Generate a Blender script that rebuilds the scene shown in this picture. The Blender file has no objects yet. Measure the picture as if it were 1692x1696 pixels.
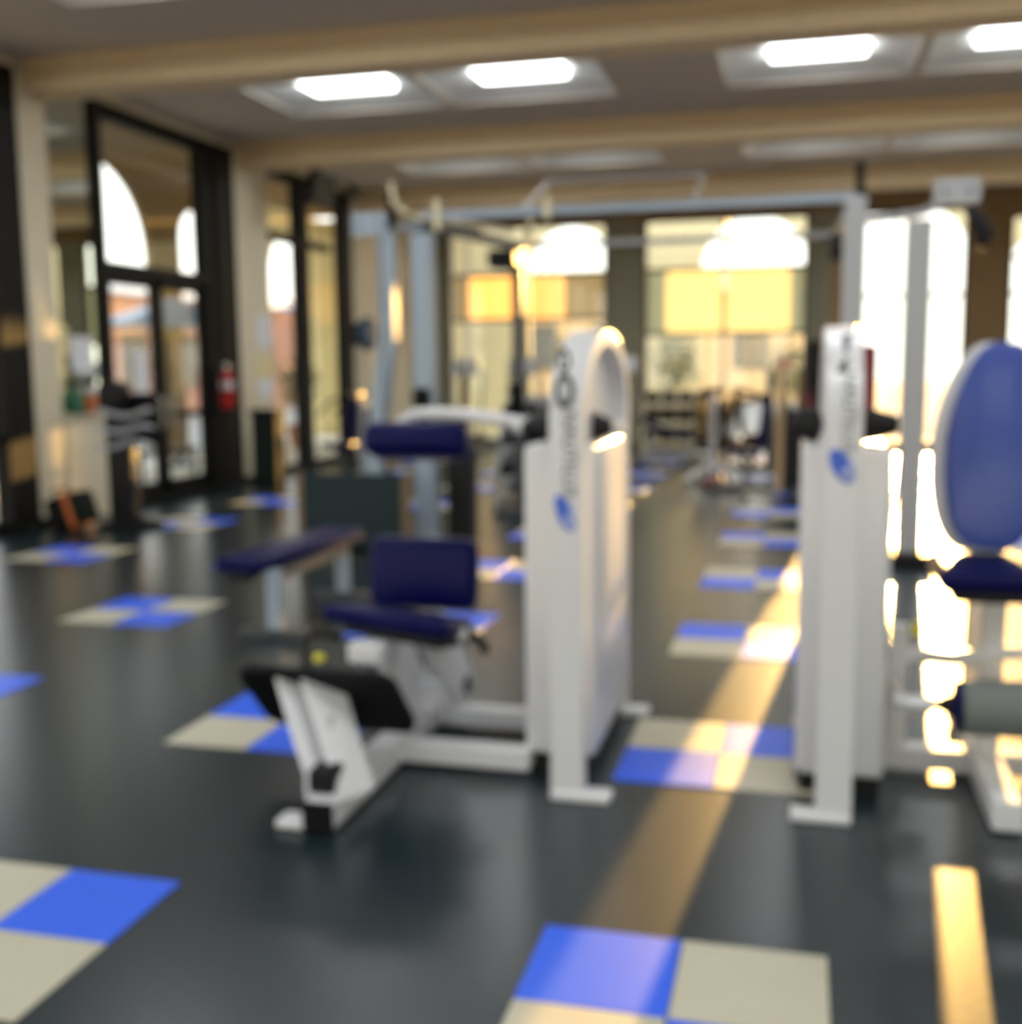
import bpy, bmesh, math, random
from mathutils import Vector, Matrix

random.seed(4)
scene = bpy.context.scene
COL = scene.collection
PI = math.pi

# ------------------------------------------------------------------ camera
CAM_LOC = Vector((0.6881, -3.0506, 1.6377))
YAW, PITCH, ROLL, FPX = 0.2512, -0.1297, -0.0096, 1859.0
fwd = Vector((-math.sin(YAW) * math.cos(PITCH), math.cos(YAW) * math.cos(PITCH), math.sin(PITCH)))
rt0 = Vector((math.cos(YAW), math.sin(YAW), 0))
up0 = rt0.cross(fwd)
rt = math.cos(ROLL) * rt0 + math.sin(ROLL) * up0
up = -math.sin(ROLL) * rt0 + math.cos(ROLL) * up0
cam = bpy.data.cameras.new('camera')
cam_ob = bpy.data.objects.new('camera', cam)
COL.objects.link(cam_ob)
cam_ob.matrix_world = Matrix(((rt.x, up.x, -fwd.x, CAM_LOC.x), (rt.y, up.y, -fwd.y, CAM_LOC.y),
                              (rt.z, up.z, -fwd.z, CAM_LOC.z), (0, 0, 0, 1)))
cam.sensor_fit = 'HORIZONTAL'
cam.sensor_width = 36.0
cam.lens = 36.0 * FPX / 1692.0
cam.clip_start = 0.05
cam.clip_end = 500
cam.dof.use_dof = True            # the photograph is focused very close, so the whole hall is soft
cam.dof.focus_distance = 0.5
cam.dof.aperture_fstop = 6.2
scene.camera = cam_ob

# ------------------------------------------------------------------ sky, sun, exposure
SUN_EL = math.radians(7.2)
SUN_DIR = Vector((0.088, 1.0, math.tan(SUN_EL))).normalized()     # towards the sun
world = bpy.data.worlds.new('world')
scene.world = world
world.use_nodes = True
wn = world.node_tree.nodes
wl = world.node_tree.links
bg = wn['Background']
# pale hazy evening sky: warm white at the horizon, soft blue overhead, the same all round
tcw = wn.new('ShaderNodeTexCoord')
sep = wn.new('ShaderNodeSeparateXYZ')
ramp = wn.new('ShaderNodeValToRGB')
ramp.color_ramp.elements[0].position = 0.0
ramp.color_ramp.elements[0].color = (1.0, 0.93, 0.80, 1)
ramp.color_ramp.elements[1].position = 0.9
ramp.color_ramp.elements[1].color = (0.62, 0.76, 1.0, 1)
e_ = ramp.color_ramp.elements.new(0.22)
e_.color = (0.92, 0.95, 0.98, 1)
wl.new(tcw.outputs['Generated'], sep.inputs[0])
wl.new(sep.outputs['Z'], ramp.inputs['Fac'])
wl.new(ramp.outputs['Color'], bg.inputs[0])
bg.inputs[1].default_value = 2.8
sun = bpy.data.lights.new('sun', 'SUN')
sun.energy = 16.0
sun.color = (1.0, 0.56, 0.17)
sun.angle = math.radians(0.35)
sun_ob = bpy.data.objects.new('sun', sun)
sun_ob.rotation_euler = (-SUN_DIR).to_track_quat('-Z', 'Y').to_euler()
sun_ob.location = (2, 30, 12)
COL.objects.link(sun_ob)
LAMP = 7.5                         # ceiling diffusers
vs = scene.view_settings
vs.view_transform = 'Standard'
vs.look = 'None'
vs.gamma = 1.0
vs.use_curve_mapping = False
vs.exposure = 0.25

# ------------------------------------------------------------------ materials
MATS = {}


def mat(name, color, rough=0.5, metal=0.0, noise=0.0, nscale=8.0, bump=0.0, bscale=60.0, spec=0.5, coat=0.0, two=None):
    m = bpy.data.materials.new(name)
    m.use_nodes = True
    nt = m.node_tree
    p = nt.nodes['Principled BSDF']
    p.inputs['Roughness'].default_value = rough
    p.inputs['Metallic'].default_value = metal
    p.inputs['Specular IOR Level'].default_value = spec
    p.inputs['Coat Weight'].default_value = coat
    c = tuple(color) + (1.0,)
    p.inputs['Base Color'].default_value = c
    if noise > 0 or two:
        tc = nt.nodes.new('ShaderNodeTexCoord')
        nz = nt.nodes.new('ShaderNodeTexNoise')
        nz.inputs['Scale'].default_value = nscale
        nz.inputs['Detail'].default_value = 4
        nt.links.new(tc.outputs['Object'], nz.inputs['Vector'])
        mx = nt.nodes.new('ShaderNodeMix')
        mx.data_type = 'RGBA'
        lo = tuple(x * (1 - noise) for x in color) + (1.0,)
        hi = (tuple(two) + (1.0,)) if two else tuple(min(1, x * (1 + noise)) for x in color) + (1.0,)
        mx.inputs['A'].default_value = lo
        mx.inputs['B'].default_value = hi
        nt.links.new(nz.outputs['Fac'], mx.inputs['Factor'])
        nt.links.new(mx.outputs['Result'], p.inputs['Base Color'])
    if bump > 0:
        tc2 = nt.nodes.new('ShaderNodeTexCoord')
        n2 = nt.nodes.new('ShaderNodeTexNoise')
        n2.inputs['Scale'].default_value = bscale
        nt.links.new(tc2.outputs['Object'], n2.inputs['Vector'])
        bp = nt.nodes.new('ShaderNodeBump')
        bp.inputs['Strength'].default_value = bump
        bp.inputs['Distance'].default_value = 0.004
        nt.links.new(n2.outputs['Fac'], bp.inputs['Height'])
        nt.links.new(bp.outputs['Normal'], p.inputs['Normal'])
    MATS[name] = m
    return m


def emit_mat(name, color, strength):
    m = bpy.data.materials.new(name)
    m.use_nodes = True
    p = m.node_tree.nodes['Principled BSDF']
    p.inputs['Base Color'].default_value = (0.9, 0.9, 0.9, 1)
    p.inputs['Emission Color'].default_value = tuple(color) + (1,)
    p.inputs['Emission Strength'].default_value = strength
    MATS[name] = m


def glass_mat(name, tint, refl, rough=0.02):
    m = bpy.data.materials.new(name)
    m.use_nodes = True
    nt = m.node_tree
    nt.nodes.remove(nt.nodes['Principled BSDF'])
    out = nt.nodes['Material Output']
    tr = nt.nodes.new('ShaderNodeBsdfTransparent')
    tr.inputs[0].default_value = tuple(tint) + (1,)
    gl = nt.nodes.new('ShaderNodeBsdfGlossy')
    gl.inputs['Roughness'].default_value = rough
    mx = nt.nodes.new('ShaderNodeMixShader')
    mx.inputs[0].default_value = refl
    nt.links.new(tr.outputs[0], mx.inputs[1])
    nt.links.new(gl.outputs[0], mx.inputs[2])
    nt.links.new(mx.outputs[0], out.inputs[0])
    MATS[name] = m


def shade_mat(name, color):
    m = bpy.data.materials.new(name)
    m.use_nodes = True
    nt = m.node_tree
    nt.nodes.remove(nt.nodes['Principled BSDF'])
    out = nt.nodes['Material Output']
    d = nt.nodes.new('ShaderNodeBsdfDiffuse')
    t = nt.nodes.new('ShaderNodeBsdfTranslucent')
    d.inputs[0].default_value = tuple(color) + (1,)
    t.inputs[0].default_value = tuple(color) + (1,)
    mx = nt.nodes.new('ShaderNodeMixShader')
    mx.inputs[0].default_value = 0.75
    nt.links.new(d.outputs[0], mx.inputs[1])
    nt.links.new(t.outputs[0], mx.inputs[2])
    nt.links.new(mx.outputs[0], out.inputs[0])
    MATS[name] = m


mat('rubber', (0.012, 0.023, 0.029), rough=0.27, noise=0.35, nscale=30, bump=0.2, bscale=45, spec=0.55)
mat('tile_blue', (0.008, 0.12, 0.95), rough=0.36, noise=0.06, bump=0.15)
mat('tile_beige', (0.56, 0.53, 0.40), rough=0.40, noise=0.06, bump=0.15)
mat('ceiling', (0.62, 0.55, 0.46), rough=0.9, noise=0.05, bump=0.2)
mat('beam', (0.82, 0.64, 0.39), rough=0.7, noise=0.05)
mat('column', (0.76, 0.68, 0.50), rough=0.7, noise=0.05)
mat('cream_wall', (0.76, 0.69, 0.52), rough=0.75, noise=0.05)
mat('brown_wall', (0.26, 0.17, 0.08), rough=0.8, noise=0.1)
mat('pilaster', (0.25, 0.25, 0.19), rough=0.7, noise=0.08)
mat('black_frame', (0.006, 0.005, 0.004), rough=0.6, spec=0.2)
mat('bronze_frame', (0.10, 0.075, 0.045), rough=0.5)
mat('tray', (0.88, 0.89, 0.87), rough=0.6)
mat('white_steel', (0.74, 0.75, 0.77), rough=0.28, noise=0.02, nscale=3)
mat('grey_steel', (0.42, 0.44, 0.46), rough=0.35)
mat('tube_blue_grey', (0.34, 0.42, 0.50), rough=0.35)
mat('dark_steel', (0.07, 0.075, 0.08), rough=0.4)
mat('chrome', (0.62, 0.62, 0.60), rough=0.22, metal=1.0)
mat('black_plastic', (0.006, 0.006, 0.007), rough=0.5, spec=0.3)
mat('black_rubber', (0.004, 0.004, 0.005), rough=0.7, spec=0.2)
mat('navy_vinyl', (0.0006, 0.001, 0.06), rough=0.36, noise=0.05, bump=0.1, spec=0.14)
mat('navy_vinyl_hazed', (0.045, 0.085, 0.36), rough=0.30, noise=0.05, bump=0.1)  # navy pad lightened: haze and reflection put into the colour
mat('foam_grey', (0.17, 0.19, 0.18), rough=0.75, bump=0.3)
mat('dark_teal', (0.010, 0.024, 0.028), rough=0.55, spec=0.3)
mat('dark_green', (0.004, 0.010, 0.008), rough=0.6, spec=0.2)
mat('sunlit_tan', (0.62, 0.44, 0.24), rough=0.5)  # white upright with warm sunlight put into its colour
mat('cream_paint_and_sun', (0.80, 0.72, 0.48), rough=0.45)  # rack paint; on the pull handles the cream stands for sunlight
mat('yellow', (0.85, 0.75, 0.04), rough=0.4)
mat('orange', (0.62, 0.15, 0.03), rough=0.6)
mat('red', (0.55, 0.01, 0.01), rough=0.3)
mat('paper', (0.80, 0.82, 0.85), rough=0.7)
mat('paper_yellow', (0.82, 0.70, 0.36), rough=0.7)
mat('ink', (0.03, 0.035, 0.045), rough=0.5)
mat('ink_grey', (0.16, 0.17, 0.18), rough=0.5)
mat('logo_blue', (0.05, 0.14, 0.68), rough=0.4)
mat('logo_pale', (0.55, 0.62, 0.86), rough=0.4)
mat('green_plastic', (0.02, 0.16, 0.09), rough=0.35)
mat('light_blue', (0.20, 0.42, 0.70), rough=0.4)
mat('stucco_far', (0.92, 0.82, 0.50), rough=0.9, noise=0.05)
mat('stucco_shaded', (0.30, 0.20, 0.09), rough=0.9, noise=0.08)  # tan stucco with the deep arcade's shade put into the brown
mat('concrete', (0.74, 0.66, 0.50), rough=0.85, noise=0.08, nscale=2)
mat('brick', (0.42, 0.20, 0.13), rough=0.9, noise=0.15, nscale=3)
mat('pink_stucco', (0.50, 0.30, 0.24), rough=0.9, noise=0.06)
mat('peach_stucco', (0.85, 0.55, 0.25), rough=0.9, noise=0.05)
mat('leaf', (0.05, 0.11, 0.03), rough=0.6, noise=0.3, nscale=20)
mat('bark', (0.10, 0.07, 0.04), rough=0.9)
mat('terracotta', (0.40, 0.18, 0.09), rough=0.8)
mat('bronze', (0.16, 0.11, 0.05), rough=0.35)
mat('maroon', (0.22, 0.03, 0.05), rough=0.5)
mat('asphalt', (0.26, 0.23, 0.19), rough=0.9, noise=0.1)
mat('fan_blue', (0.02, 0.06, 0.11), rough=0.4)
mat('mirror', (0.82, 0.86, 0.76), rough=0.015, metal=1.0)
emit_mat('diffuser', (0.95, 0.98, 1.0), LAMP)
glass_mat('glass', (0.93, 0.95, 0.93), 0.06)
shade_mat('shade_yellow', (0.74, 0.72, 0.56))
shade_mat('shade_peach', (0.80, 0.66, 0.44))

# ------------------------------------------------------------------ mesh helpers
ORG = {}


def newbm():
    return bmesh.new()


def box(bm, x0, x1, y0, y1, z0, z1, M=None):
    vs_ = [bm.verts.new(v) for v in ((x0, y0, z0), (x1, y0, z0), (x1, y1, z0), (x0, y1, z0),
                                     (x0, y0, z1), (x1, y0, z1), (x1, y1, z1), (x0, y1, z1))]
    for f in ((3, 2, 1, 0), (4, 5, 6, 7), (0, 1, 5, 4), (1, 2, 6, 5), (2, 3, 7, 6), (3, 0, 4, 7)):
        bm.faces.new([vs_[i] for i in f])
    if M is not None:
        bmesh.ops.transform(bm, matrix=M, verts=vs_)
    return vs_


def rbox(bm, c, s, r, seg=3, M=None):
    """box of size s about c with rounded edges"""
    t = bmesh.new()
    bmesh.ops.create_cube(t, size=1.0)
    bmesh.ops.scale(t, vec=s, verts=t.verts)
    bmesh.ops.bevel(t, geom=list(t.edges), offset=r, segments=seg, profile=0.5, affect='EDGES')
    mat4 = Matrix.Translation(c) @ (M if M is not None else Matrix.Identity(4))
    t.transform(mat4)
    merge(bm, t)


def merge(bm, t):
    idx = {}
    for v in t.verts:
        idx[v.index] = bm.verts.new(v.co)
    t.verts.index_update()
    vm = {}
    for v, n in zip(t.verts, list(idx.values())):
        vm[v] = n
    for f in t.faces:
        try:
            bm.faces.new([vm[v] for v in f.verts])
        except ValueError:
            pass
    t.free()


def frame_of(d):
    d = d.normalized()
    a = Vector((0, 0, 1)) if abs(d.z) < 0.95 else Vector((0, 1, 0))
    s = d.cross(a).normalized()
    return s, s.cross(d).normalized()


def bar(bm, p0, p1, w, h):
    """rectangular tube from p0 to p1, w sideways, h upwards"""
    p0, p1 = Vector(p0), Vector(p1)
    s, u = frame_of(p1 - p0)
    ring = []
    for p in (p0, p1):
        ring.append([bm.verts.new(p + s * a * w / 2 + u * b * h / 2) for a, b in ((-1, -1), (1, -1), (1, 1), (-1, 1))])
    for i in range(4):
        j = (i + 1) % 4
        bm.faces.new((ring[0][i], ring[0][j], ring[1][j], ring[1][i]))
    bm.faces.new(ring[0][::-1])
    bm.faces.new(ring[1])


def tube(bm, pts, r, n=10, closed=False):
    pts = [Vector(p) for p in pts]
    rings = []
    m = len(pts)
    s0 = None
    for i, p in enumerate(pts):
        a = pts[max(i - 1, 0)]
        b = pts[min(i + 1, m - 1)]
        d = (b - a).normalized()
        if s0 is None:
            s, u = frame_of(d)
        else:
            s = (s0 - d * s0.dot(d)).normalized()
            u = s.cross(d).normalized()
        s0 = s
        rr = r[i] if isinstance(r, (list, tuple)) else r
        rings.append([bm.verts.new(p + (s * math.cos(2 * PI * k / n) + u * math.sin(2 * PI * k / n)) * rr) for k in range(n)])
    for i in range(m - 1):
        for k in range(n):
            j = (k + 1) % n
            bm.faces.new((rings[i][k], rings[i][j], rings[i + 1][j], rings[i + 1][k]))
    bm.faces.new(rings[0][::-1])
    bm.faces.new(rings[-1])


def cyl(bm, p0, p1, r0, r1=None, n=20):
    tube(bm, [p0, p1], [r0, r0 if r1 is None else r1], n)


def lathe(bm, c, prof, axis='Z', n=24):
    """prof: (radius, offset along axis) list"""
    c = Vector(c)
    rings = []
    for r, h in prof:
        ring = []
        for k in range(n):
            a = 2 * PI * k / n
            if axis == 'Z':
                v = Vector((r * math.cos(a), r * math.sin(a), h))
            elif axis == 'X':
                v = Vector((h, r * math.cos(a), r * math.sin(a)))
            else:
                v = Vector((r * math.sin(a), h, r * math.cos(a)))
            ring.append(bm.verts.new(c + v))
        rings.append(ring)
    for i in range(len(rings) - 1):
        for k in range(n):
            j = (k + 1) % n
            bm.faces.new((rings[i][k], rings[i][j], rings[i + 1][j], rings[i + 1][k]))
    bm.faces.new(rings[0][::-1])
    bm.faces.new(rings[-1])


def prism(bm, outline, depth, M):
    """outline in local XY, extruded along local Z from 0 to depth"""
    a = [bm.verts.new(M @ Vector((x, y, 0))) for x, y in outline]
    b = [bm.verts.new(M @ Vector((x, y, depth))) for x, y in outline]
    n = len(a)
    bm.faces.new(a[::-1])
    bm.faces.new(b)
    for i in range(n):
        j = (i + 1) % n
        bm.faces.new((a[i], a[j], b[j], b[i]))


def ribbon(bm, path, th, x0, x1):
    """strap following a path in the y-z plane, th thick to its inner side, from x0 to x1"""
    P = [Vector((0, y, z)) for y, z in path]
    n = len(P)
    rows = []
    for i in range(n):
        d = (P[min(i + 1, n - 1)] - P[max(i - 1, 0)]).normalized()
        nrm = Vector((0, d.z, -d.y))
        q = P[i] + nrm * th
        rows.append([bm.verts.new((x, v.y, v.z)) for v in (P[i], q) for x in (x0, x1)])
    for i in range(n - 1):
        a, b = rows[i], rows[i + 1]
        for k0, k1 in ((0, 1), (1, 3), (3, 2), (2, 0)):
            bm.faces.new((a[k0], a[k1], b[k1], b[k0]))
    bm.faces.new((rows[0][0], rows[0][2], rows[0][3], rows[0][1]))
    bm.faces.new((rows[-1][0], rows[-1][1], rows[-1][3], rows[-1][2]))


def obj(name, bm, m, parent=None, smooth=False, bevel=0.0, kind=None):
    bmesh.ops.recalc_face_normals(bm, faces=bm.faces)
    me = bpy.data.meshes.new(name)
    org = ORG.get(parent.name, Vector((0, 0, 0))) if parent else Vector((0, 0, 0))
    if org.length:
        bmesh.ops.translate(bm, vec=-org, verts=bm.verts)
    bm.to_mesh(me)
    bm.free()
    me.materials.append(MATS[m])
    if smooth:
        for p in me.polygons:
            p.use_smooth = True
        me.set_sharp_from_angle(angle=math.radians(40))
    o = bpy.data.objects.new(name, me)
    COL.objects.link(o)
    if parent:
        o.parent = parent
        ORG[o.name] = org
    if bevel:
        b = o.modifiers.new('bevel', 'BEVEL')
        b.width = bevel
        b.segments = 2
        b.limit_method = 'ANGLE'
    if kind:
        o['kind'] = kind
    return o


def tag(o, label, cat, group=None):
    o['label'] = label
    o['category'] = cat
    if group:
        o['group'] = group
    return o


def thing(name, label, cat, loc, group=None):
    o = bpy.data.objects.new(name, None)
    o.empty_display_size = 0.2
    COL.objects.link(o)
    o.location = loc
    ORG[o.name] = Vector(loc)
    return tag(o, label, cat, group)


def quick(name, m, parent, fn, *a, smooth=False, bevel=0.0, kind=None, **k):
    bm = newbm()
    fn(bm, *a, **k)
    return obj(name, bm, m, parent, smooth, bevel, kind)


def copy_tree(o, loc, label):
    c = o.copy()
    COL.objects.link(c)
    c.location = loc
    c['label'] = label
    for ch in o.children:
        d = ch.copy()
        COL.objects.link(d)
        d.parent = c
        for g in ch.children:
            e = g.copy()
            COL.objects.link(e)
            e.parent = d
    return c


def text_part(name, body, size, M, m, parent):
    cu = bpy.data.curves.new(name, 'FONT')
    cu.body = body
    cu.size = size
    cu.extrude = 0.0006
    cu.align_x = 'CENTER'
    cu.align_y = 'CENTER'
    tmp = bpy.data.objects.new(name, cu)
    COL.objects.link(tmp)
    dg = bpy.context.evaluated_depsgraph_get()
    me = bpy.data.meshes.new_from_object(tmp.evaluated_get(dg))
    bpy.data.objects.remove(tmp)
    me.transform(Matrix.Translation(-ORG[parent.name]) @ M)
    me.materials.clear()
    me.materials.append(MATS[m])
    o = bpy.data.objects.new(name, me)
    COL.objects.link(o)
    o.parent = parent
    return o


def rounded(w, h, r, n=6):
    pts = []
    for cx, cy, a0 in ((w / 2 - r, h / 2 - r, 0), (-w / 2 + r, h / 2 - r, 90), (-w / 2 + r, -h / 2 + r, 180), (w / 2 - r, -h / 2 + r, 270)):
        for k in range(n + 1):
            a = math.radians(a0 + 90 * k / n)
            pts.append((cx + r * math.cos(a), cy + r * math.sin(a)))
    return pts


def project(p):
    d = Vector(p) - CAM_LOC
    z = d.dot(fwd)
    if z < 0.1:
        return None
    return 846 + FPX * d.dot(rt) / z, 848 - FPX * d.dot(up) / z


# ================================================================== the room
XL, XR, YB, YF, ZC = -7.0, 7.5, -7.0, 19.2, 4.75
floor = quick('floor', 'rubber', None, box, XL - 0.3, XR + 0.3, YB - 0.3, YF + 0.3, -0.2, 0.0, kind='structure')
S = 0.4
tile_mesh = {}
for key, m in (('b', 'tile_blue'), ('w', 'tile_beige')):
    bm = newbm()
    rbox(bm, Vector((0, 0, 0)), (S - 0.004, S - 0.004, 0.006), 0.0015, 1)
    me = bpy.data.meshes.new('tile')
    bm.to_mesh(me)
    bm.free()
    me.materials.append(MATS[m])
    tile_mesh[key] = me
for j in range(0, 10):
    for i in range(-4, 4):
        for du in (0, 1):
            for dv in (0, 1):
                x = (5 * i + du + 0.5) * S
                y = (5 * j - 2 + dv + 0.5) * S
                q = project((x, y, 0))
                if q is None or not (-120 < q[0] < 1810 and q[1] < 1850) or x < XL + 0.3:
                    continue
                blue = (du + dv) % 2 == 1
                if (i + j) % 2:
                    blue = not blue
                t = bpy.data.objects.new('tile', tile_mesh['b' if blue else 'w'])
                t.location = (x, y, 0.001)
                COL.objects.link(t)
                t.parent = floor

# ceiling with openings for the recessed lights
lx = [-4.45, -2.40, 0.80, 2.85, 6.0]
ly = [-4.15, 0.35, 4.85, 9.35, 13.85]
beams_y = [-1.9, 2.6, 7.1, 11.6, 16.1]
xs = [XL - 0.3]
for x in lx:
    xs += [x - 1.0, x + 1.0]
xs += [XR + 0.3]
ys = [YB - 0.3]
for y in ly:
    ys += [y - 1.0, y + 1.0]
ys += [YF + 0.3]
bm = newbm()
for a in range(len(xs) - 1):
    for b in range(len(ys) - 1):
        if a % 2 == 1 and b % 2 == 1:
            continue
        box(bm, xs[a], xs[a + 1], ys[b], ys[b + 1], ZC, ZC + 0.05)
obj('ceiling', bm, 'ceiling', None, kind='structure')
quick('roof_slab', 'brown_wall', None, box, -11.3, XR + 0.3, YB - 0.3, YF + 0.35, 5.35, 5.6, kind='structure').name = 'ceiling_roof'
tag(quick('arcade_roof', 'brown_wall', None, box, -11.3, -6.9, YF + 0.36, 23.7, 5.35, 5.6), 'brown roof over the arcade corner outside the left glass', 'roof')
for n, y in enumerate(beams_y):
    bm = newbm()
    rbox(bm, Vector(((XL + XR) / 2, y + 0.22, 4.49)), (XR - XL, 0.46, 0.19), 0.05, 4)
    box(bm, XL, XR, y + 0.05, y + 0.39, 4.55, ZC + 0.01)
    b = obj('trim_%d' % (n + 1), bm, 'beam', None, smooth=True, kind='structure')

names_bay = {-4.15: 'behind the viewer', 0.35: 'overhead in the nearest bay', 4.85: 'just before the nearest visible beam',
             9.35: 'between the first and second beams', 13.85: 'between the second and third beams'}
names_col = {-4.45: 'nearest the glass doors', -2.40: 'second from the glass doors', 0.80: 'third from the glass doors',
             2.85: 'fourth from the glass doors', 6.0: 'farthest from the glass doors'}


def make_light(x, y):
    t = thing('ceiling_light', '', 'ceiling light', (x, y, ZC), 'recessed ceiling lights')
    bm = newbm()
    o = [(-1, -1), (1, -1), (1, 1), (-1, 1)]
    for a, b in ((0, 1), (1, 2), (2, 3), (3, 0)):
        p = [(x + o[a][0], y + o[a][1], ZC), (x + o[b][0], y + o[b][1], ZC),
             (x + o[b][0] * 0.50, y + o[b][1] * 0.50, ZC + 0.16), (x + o[a][0] * 0.50, y + o[a][1] * 0.50, ZC + 0.16)]
        q = [(v[0], v[1], v[2] + 0.03) for v in p]
        va = [bm.verts.new(v) for v in p]
        vb = [bm.verts.new(v) for v in q]
        bm.faces.new(va)
        bm.faces.new(vb[::-1])
        for k in range(4):
            bm.faces.new((va[k], va[(k + 1) % 4], vb[(k + 1) % 4], vb[k]))
    obj('tray', bm, 'tray', t)
    quick('diffuser', 'diffuser', t, rbox, Vector((x, y, ZC + 0.135)), (0.98, 0.98, 0.085), 0.012, 2)
    bm = newbm()
    for s in (-1, 1):
        box(bm, x + s * 1.0 - 0.02, x + s * 1.0 + 0.02, y - 1.02, y + 1.02, ZC - 0.015, ZC + 0.01)
        box(bm, x - 0.98, x + 0.98, y + s * 1.0 - 0.02, y + s * 1.0 + 0.02, ZC - 0.015, ZC + 0.01)
    obj('trim_frame', bm, 'ceiling', t)
    return t


proto = None
for y in ly:
    for x in lx:
        lab = 'white recessed ceiling light %s, %s' % (names_bay[y], names_col[x])
        if proto is None:
            proto = make_light(x, y)
            proto['label'] = lab
        else:
            copy_tree(proto, (x, y, ZC), lab)

# ---------------------------------------------------------------- left wall
bm = newbm()
box(bm, XL - 0.2, XL - 0.02, 15.72, YF + 0.3, 0, ZC)          # cream end
box(bm, XL - 0.2, XL - 0.02, 12.02, 12.62, 0, ZC)             # strip beside the second column
box(bm, XL - 0.2, XL + 0.06, 7.5, 8.26, 0, 1.12)              # low wall below the mirror
box(bm, XL - 0.2, XL + 0.10, 7.5, 8.27, 1.12, 1.15)           # its ledge
box(bm, XL - 0.2, XL - 0.02, YB, YF, 4.62, ZC + 0.3)          # head
box(bm, XL - 0.2, XL - 0.02, 7.5, 8.26, 1.12, 4.62)           # backing of the mirror
obj('wall_left', bm, 'cream_wall', None, kind='structure')
for n, (y0, y1) in enumerate(((-2.0, -1.5), (2.5, 3.0), (7.02, 7.47), (11.5, 12.02), (16.05, 16.5))):
    bm = newbm()
    rbox(bm, Vector((XL - 0.07, (y0 + y1) / 2, 2.32)), (0.22, y1 - y0, 4.64), 0.02, 2)
    obj('trim_%d' % (n + 10), bm, 'column', None, smooth=True, kind='structure')
    quick('trim_%d' % (n + 20), 'black_rubber', None, box, XL - 0.1, XL + 0.055, y0 - 0.02, y1 + 0.02, 0.0, 0.10, kind='structure')
mir = quick('wall_mirror', 'mirror', None, box, XL - 0.015, XL + 0.0, 7.52, 8.24, 1.17, 4.60)
tag(mir, 'tall wall mirror above the low cream wall beside the nearest column', 'mirror')


def glazed(n, y0, y1, posts, bars, kind='window', z0=0.06, z1=4.62):
    """black framed glazing in the left wall, posts = (y, width), bars = (z, height, ya, yb)"""
    bm = newbm()
    box(bm, XL - 0.12, XL + 0.02, y0, y1, z1 - 0.16, z1)
    box(bm, XL - 0.12, XL + 0.02, y0, y1, 0.0, z0 + 0.06)
    w = quick_frame = obj('%s_%d' % (kind, n), bm, 'black_frame', None, kind='structure')
    edges = [y0]
    for y, wd in posts:
        quick('mullion', 'black_frame', w, box, XL - 0.14, XL + 0.05, y - wd / 2, y + wd / 2, 0.0, z1)
        edges.append(y)
    edges.append(y1)
    for z, h, ya, yb in bars:
        quick('transom', 'black_frame', w, box, XL - 0.10, XL + 0.03, ya, yb, z - h / 2, z + h / 2)
    for a, b in zip(edges[:-1], edges[1:]):
        if b - a > 0.1:
            quick('pane', 'glass', w, box, XL - 0.05, XL - 0.04, a, b, z0, z1 - 0.1)
    return w


glazed(1, -1.5, 2.5, [(0.5, 0.1)], [(2.8, 0.1, -1.5, 2.5)])
glazed(2, 3.0, 7.02, [(4.6, 0.12), (6.78, 0.42)], [(2.8, 0.1, 3.0, 7.0), (0.95, 0.10, 3.0, 6.8)])
glazed(3, 12.62, 15.72, [(13.76, 0.30), (15.52, 0.38)], [(3.6, 0.12, 12.62, 14.8)])
d1 = glazed(1, 8.26, 11.5, [(8.34, 0.16), (10.72, 0.16), (11.22, 0.5)], [(2.80, 0.14, 8.3, 10.8), (3.95, 0.001, 8.3, 8.31)], kind='door')
# door leaves in the doorway
for ya, yb, hy in ((8.46, 9.50, 9.40), (9.56, 10.62, 9.66)):
    bm = newbm()
    box(bm, XL - 0.09, XL - 0.02, ya, ya + 0.09, 0.02, 2.72)
    box(bm, XL - 0.09, XL - 0.02, yb - 0.09, yb, 0.02, 2.72)
    box(bm, XL - 0.09, XL - 0.02, ya, yb, 0.02, 0.24)
    box(bm, XL - 0.09, XL - 0.02, ya, yb, 2.62, 2.72)
    box(bm, XL - 0.09, XL - 0.02, ya, yb, 1.02, 1.10)
    leaf = obj('door_leaf', bm, 'black_frame', d1)
    quick('handle', 'chrome', leaf, tube, [(XL + 0.0, hy, 0.9), (XL + 0.05, hy, 0.95), (XL + 0.05, hy, 1.25), (XL + 0.0, hy, 1.3)], 0.012)
tag(quick('door_notice', 'paper', None, box, XL - 0.018, XL - 0.014, 8.93, 9.22, 1.28, 1.86), 'white paper notice taped to the glass door', 'notice')

# ---------------------------------------------------------------- far wall
bm = newbm()
PX = [(-7.0, -6.3), (-3.02, -2.32), (0.80, 1.36), (3.62, 7.8)]
for x0, x1 in PX[:-1]:
    box(bm, x0, x1, YF, YF + 0.25, 0, 4.45)
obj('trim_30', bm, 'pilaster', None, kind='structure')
bm = newbm()
box(bm, 3.62, 4.30, YF, YF + 0.25, 0, 4.45)
box(bm, 5.9, XR + 0.3, YF, YF + 0.25, 0, 4.45)
box(bm, 4.3, 5.9, YF, YF + 0.25, 4.2, 4.45)
box(bm, XL, XR + 0.3, YF, YF + 0.25, 4.45, ZC + 0.3)
obj('wall_far', bm, 'brown_wall', None, kind='structure')


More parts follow.
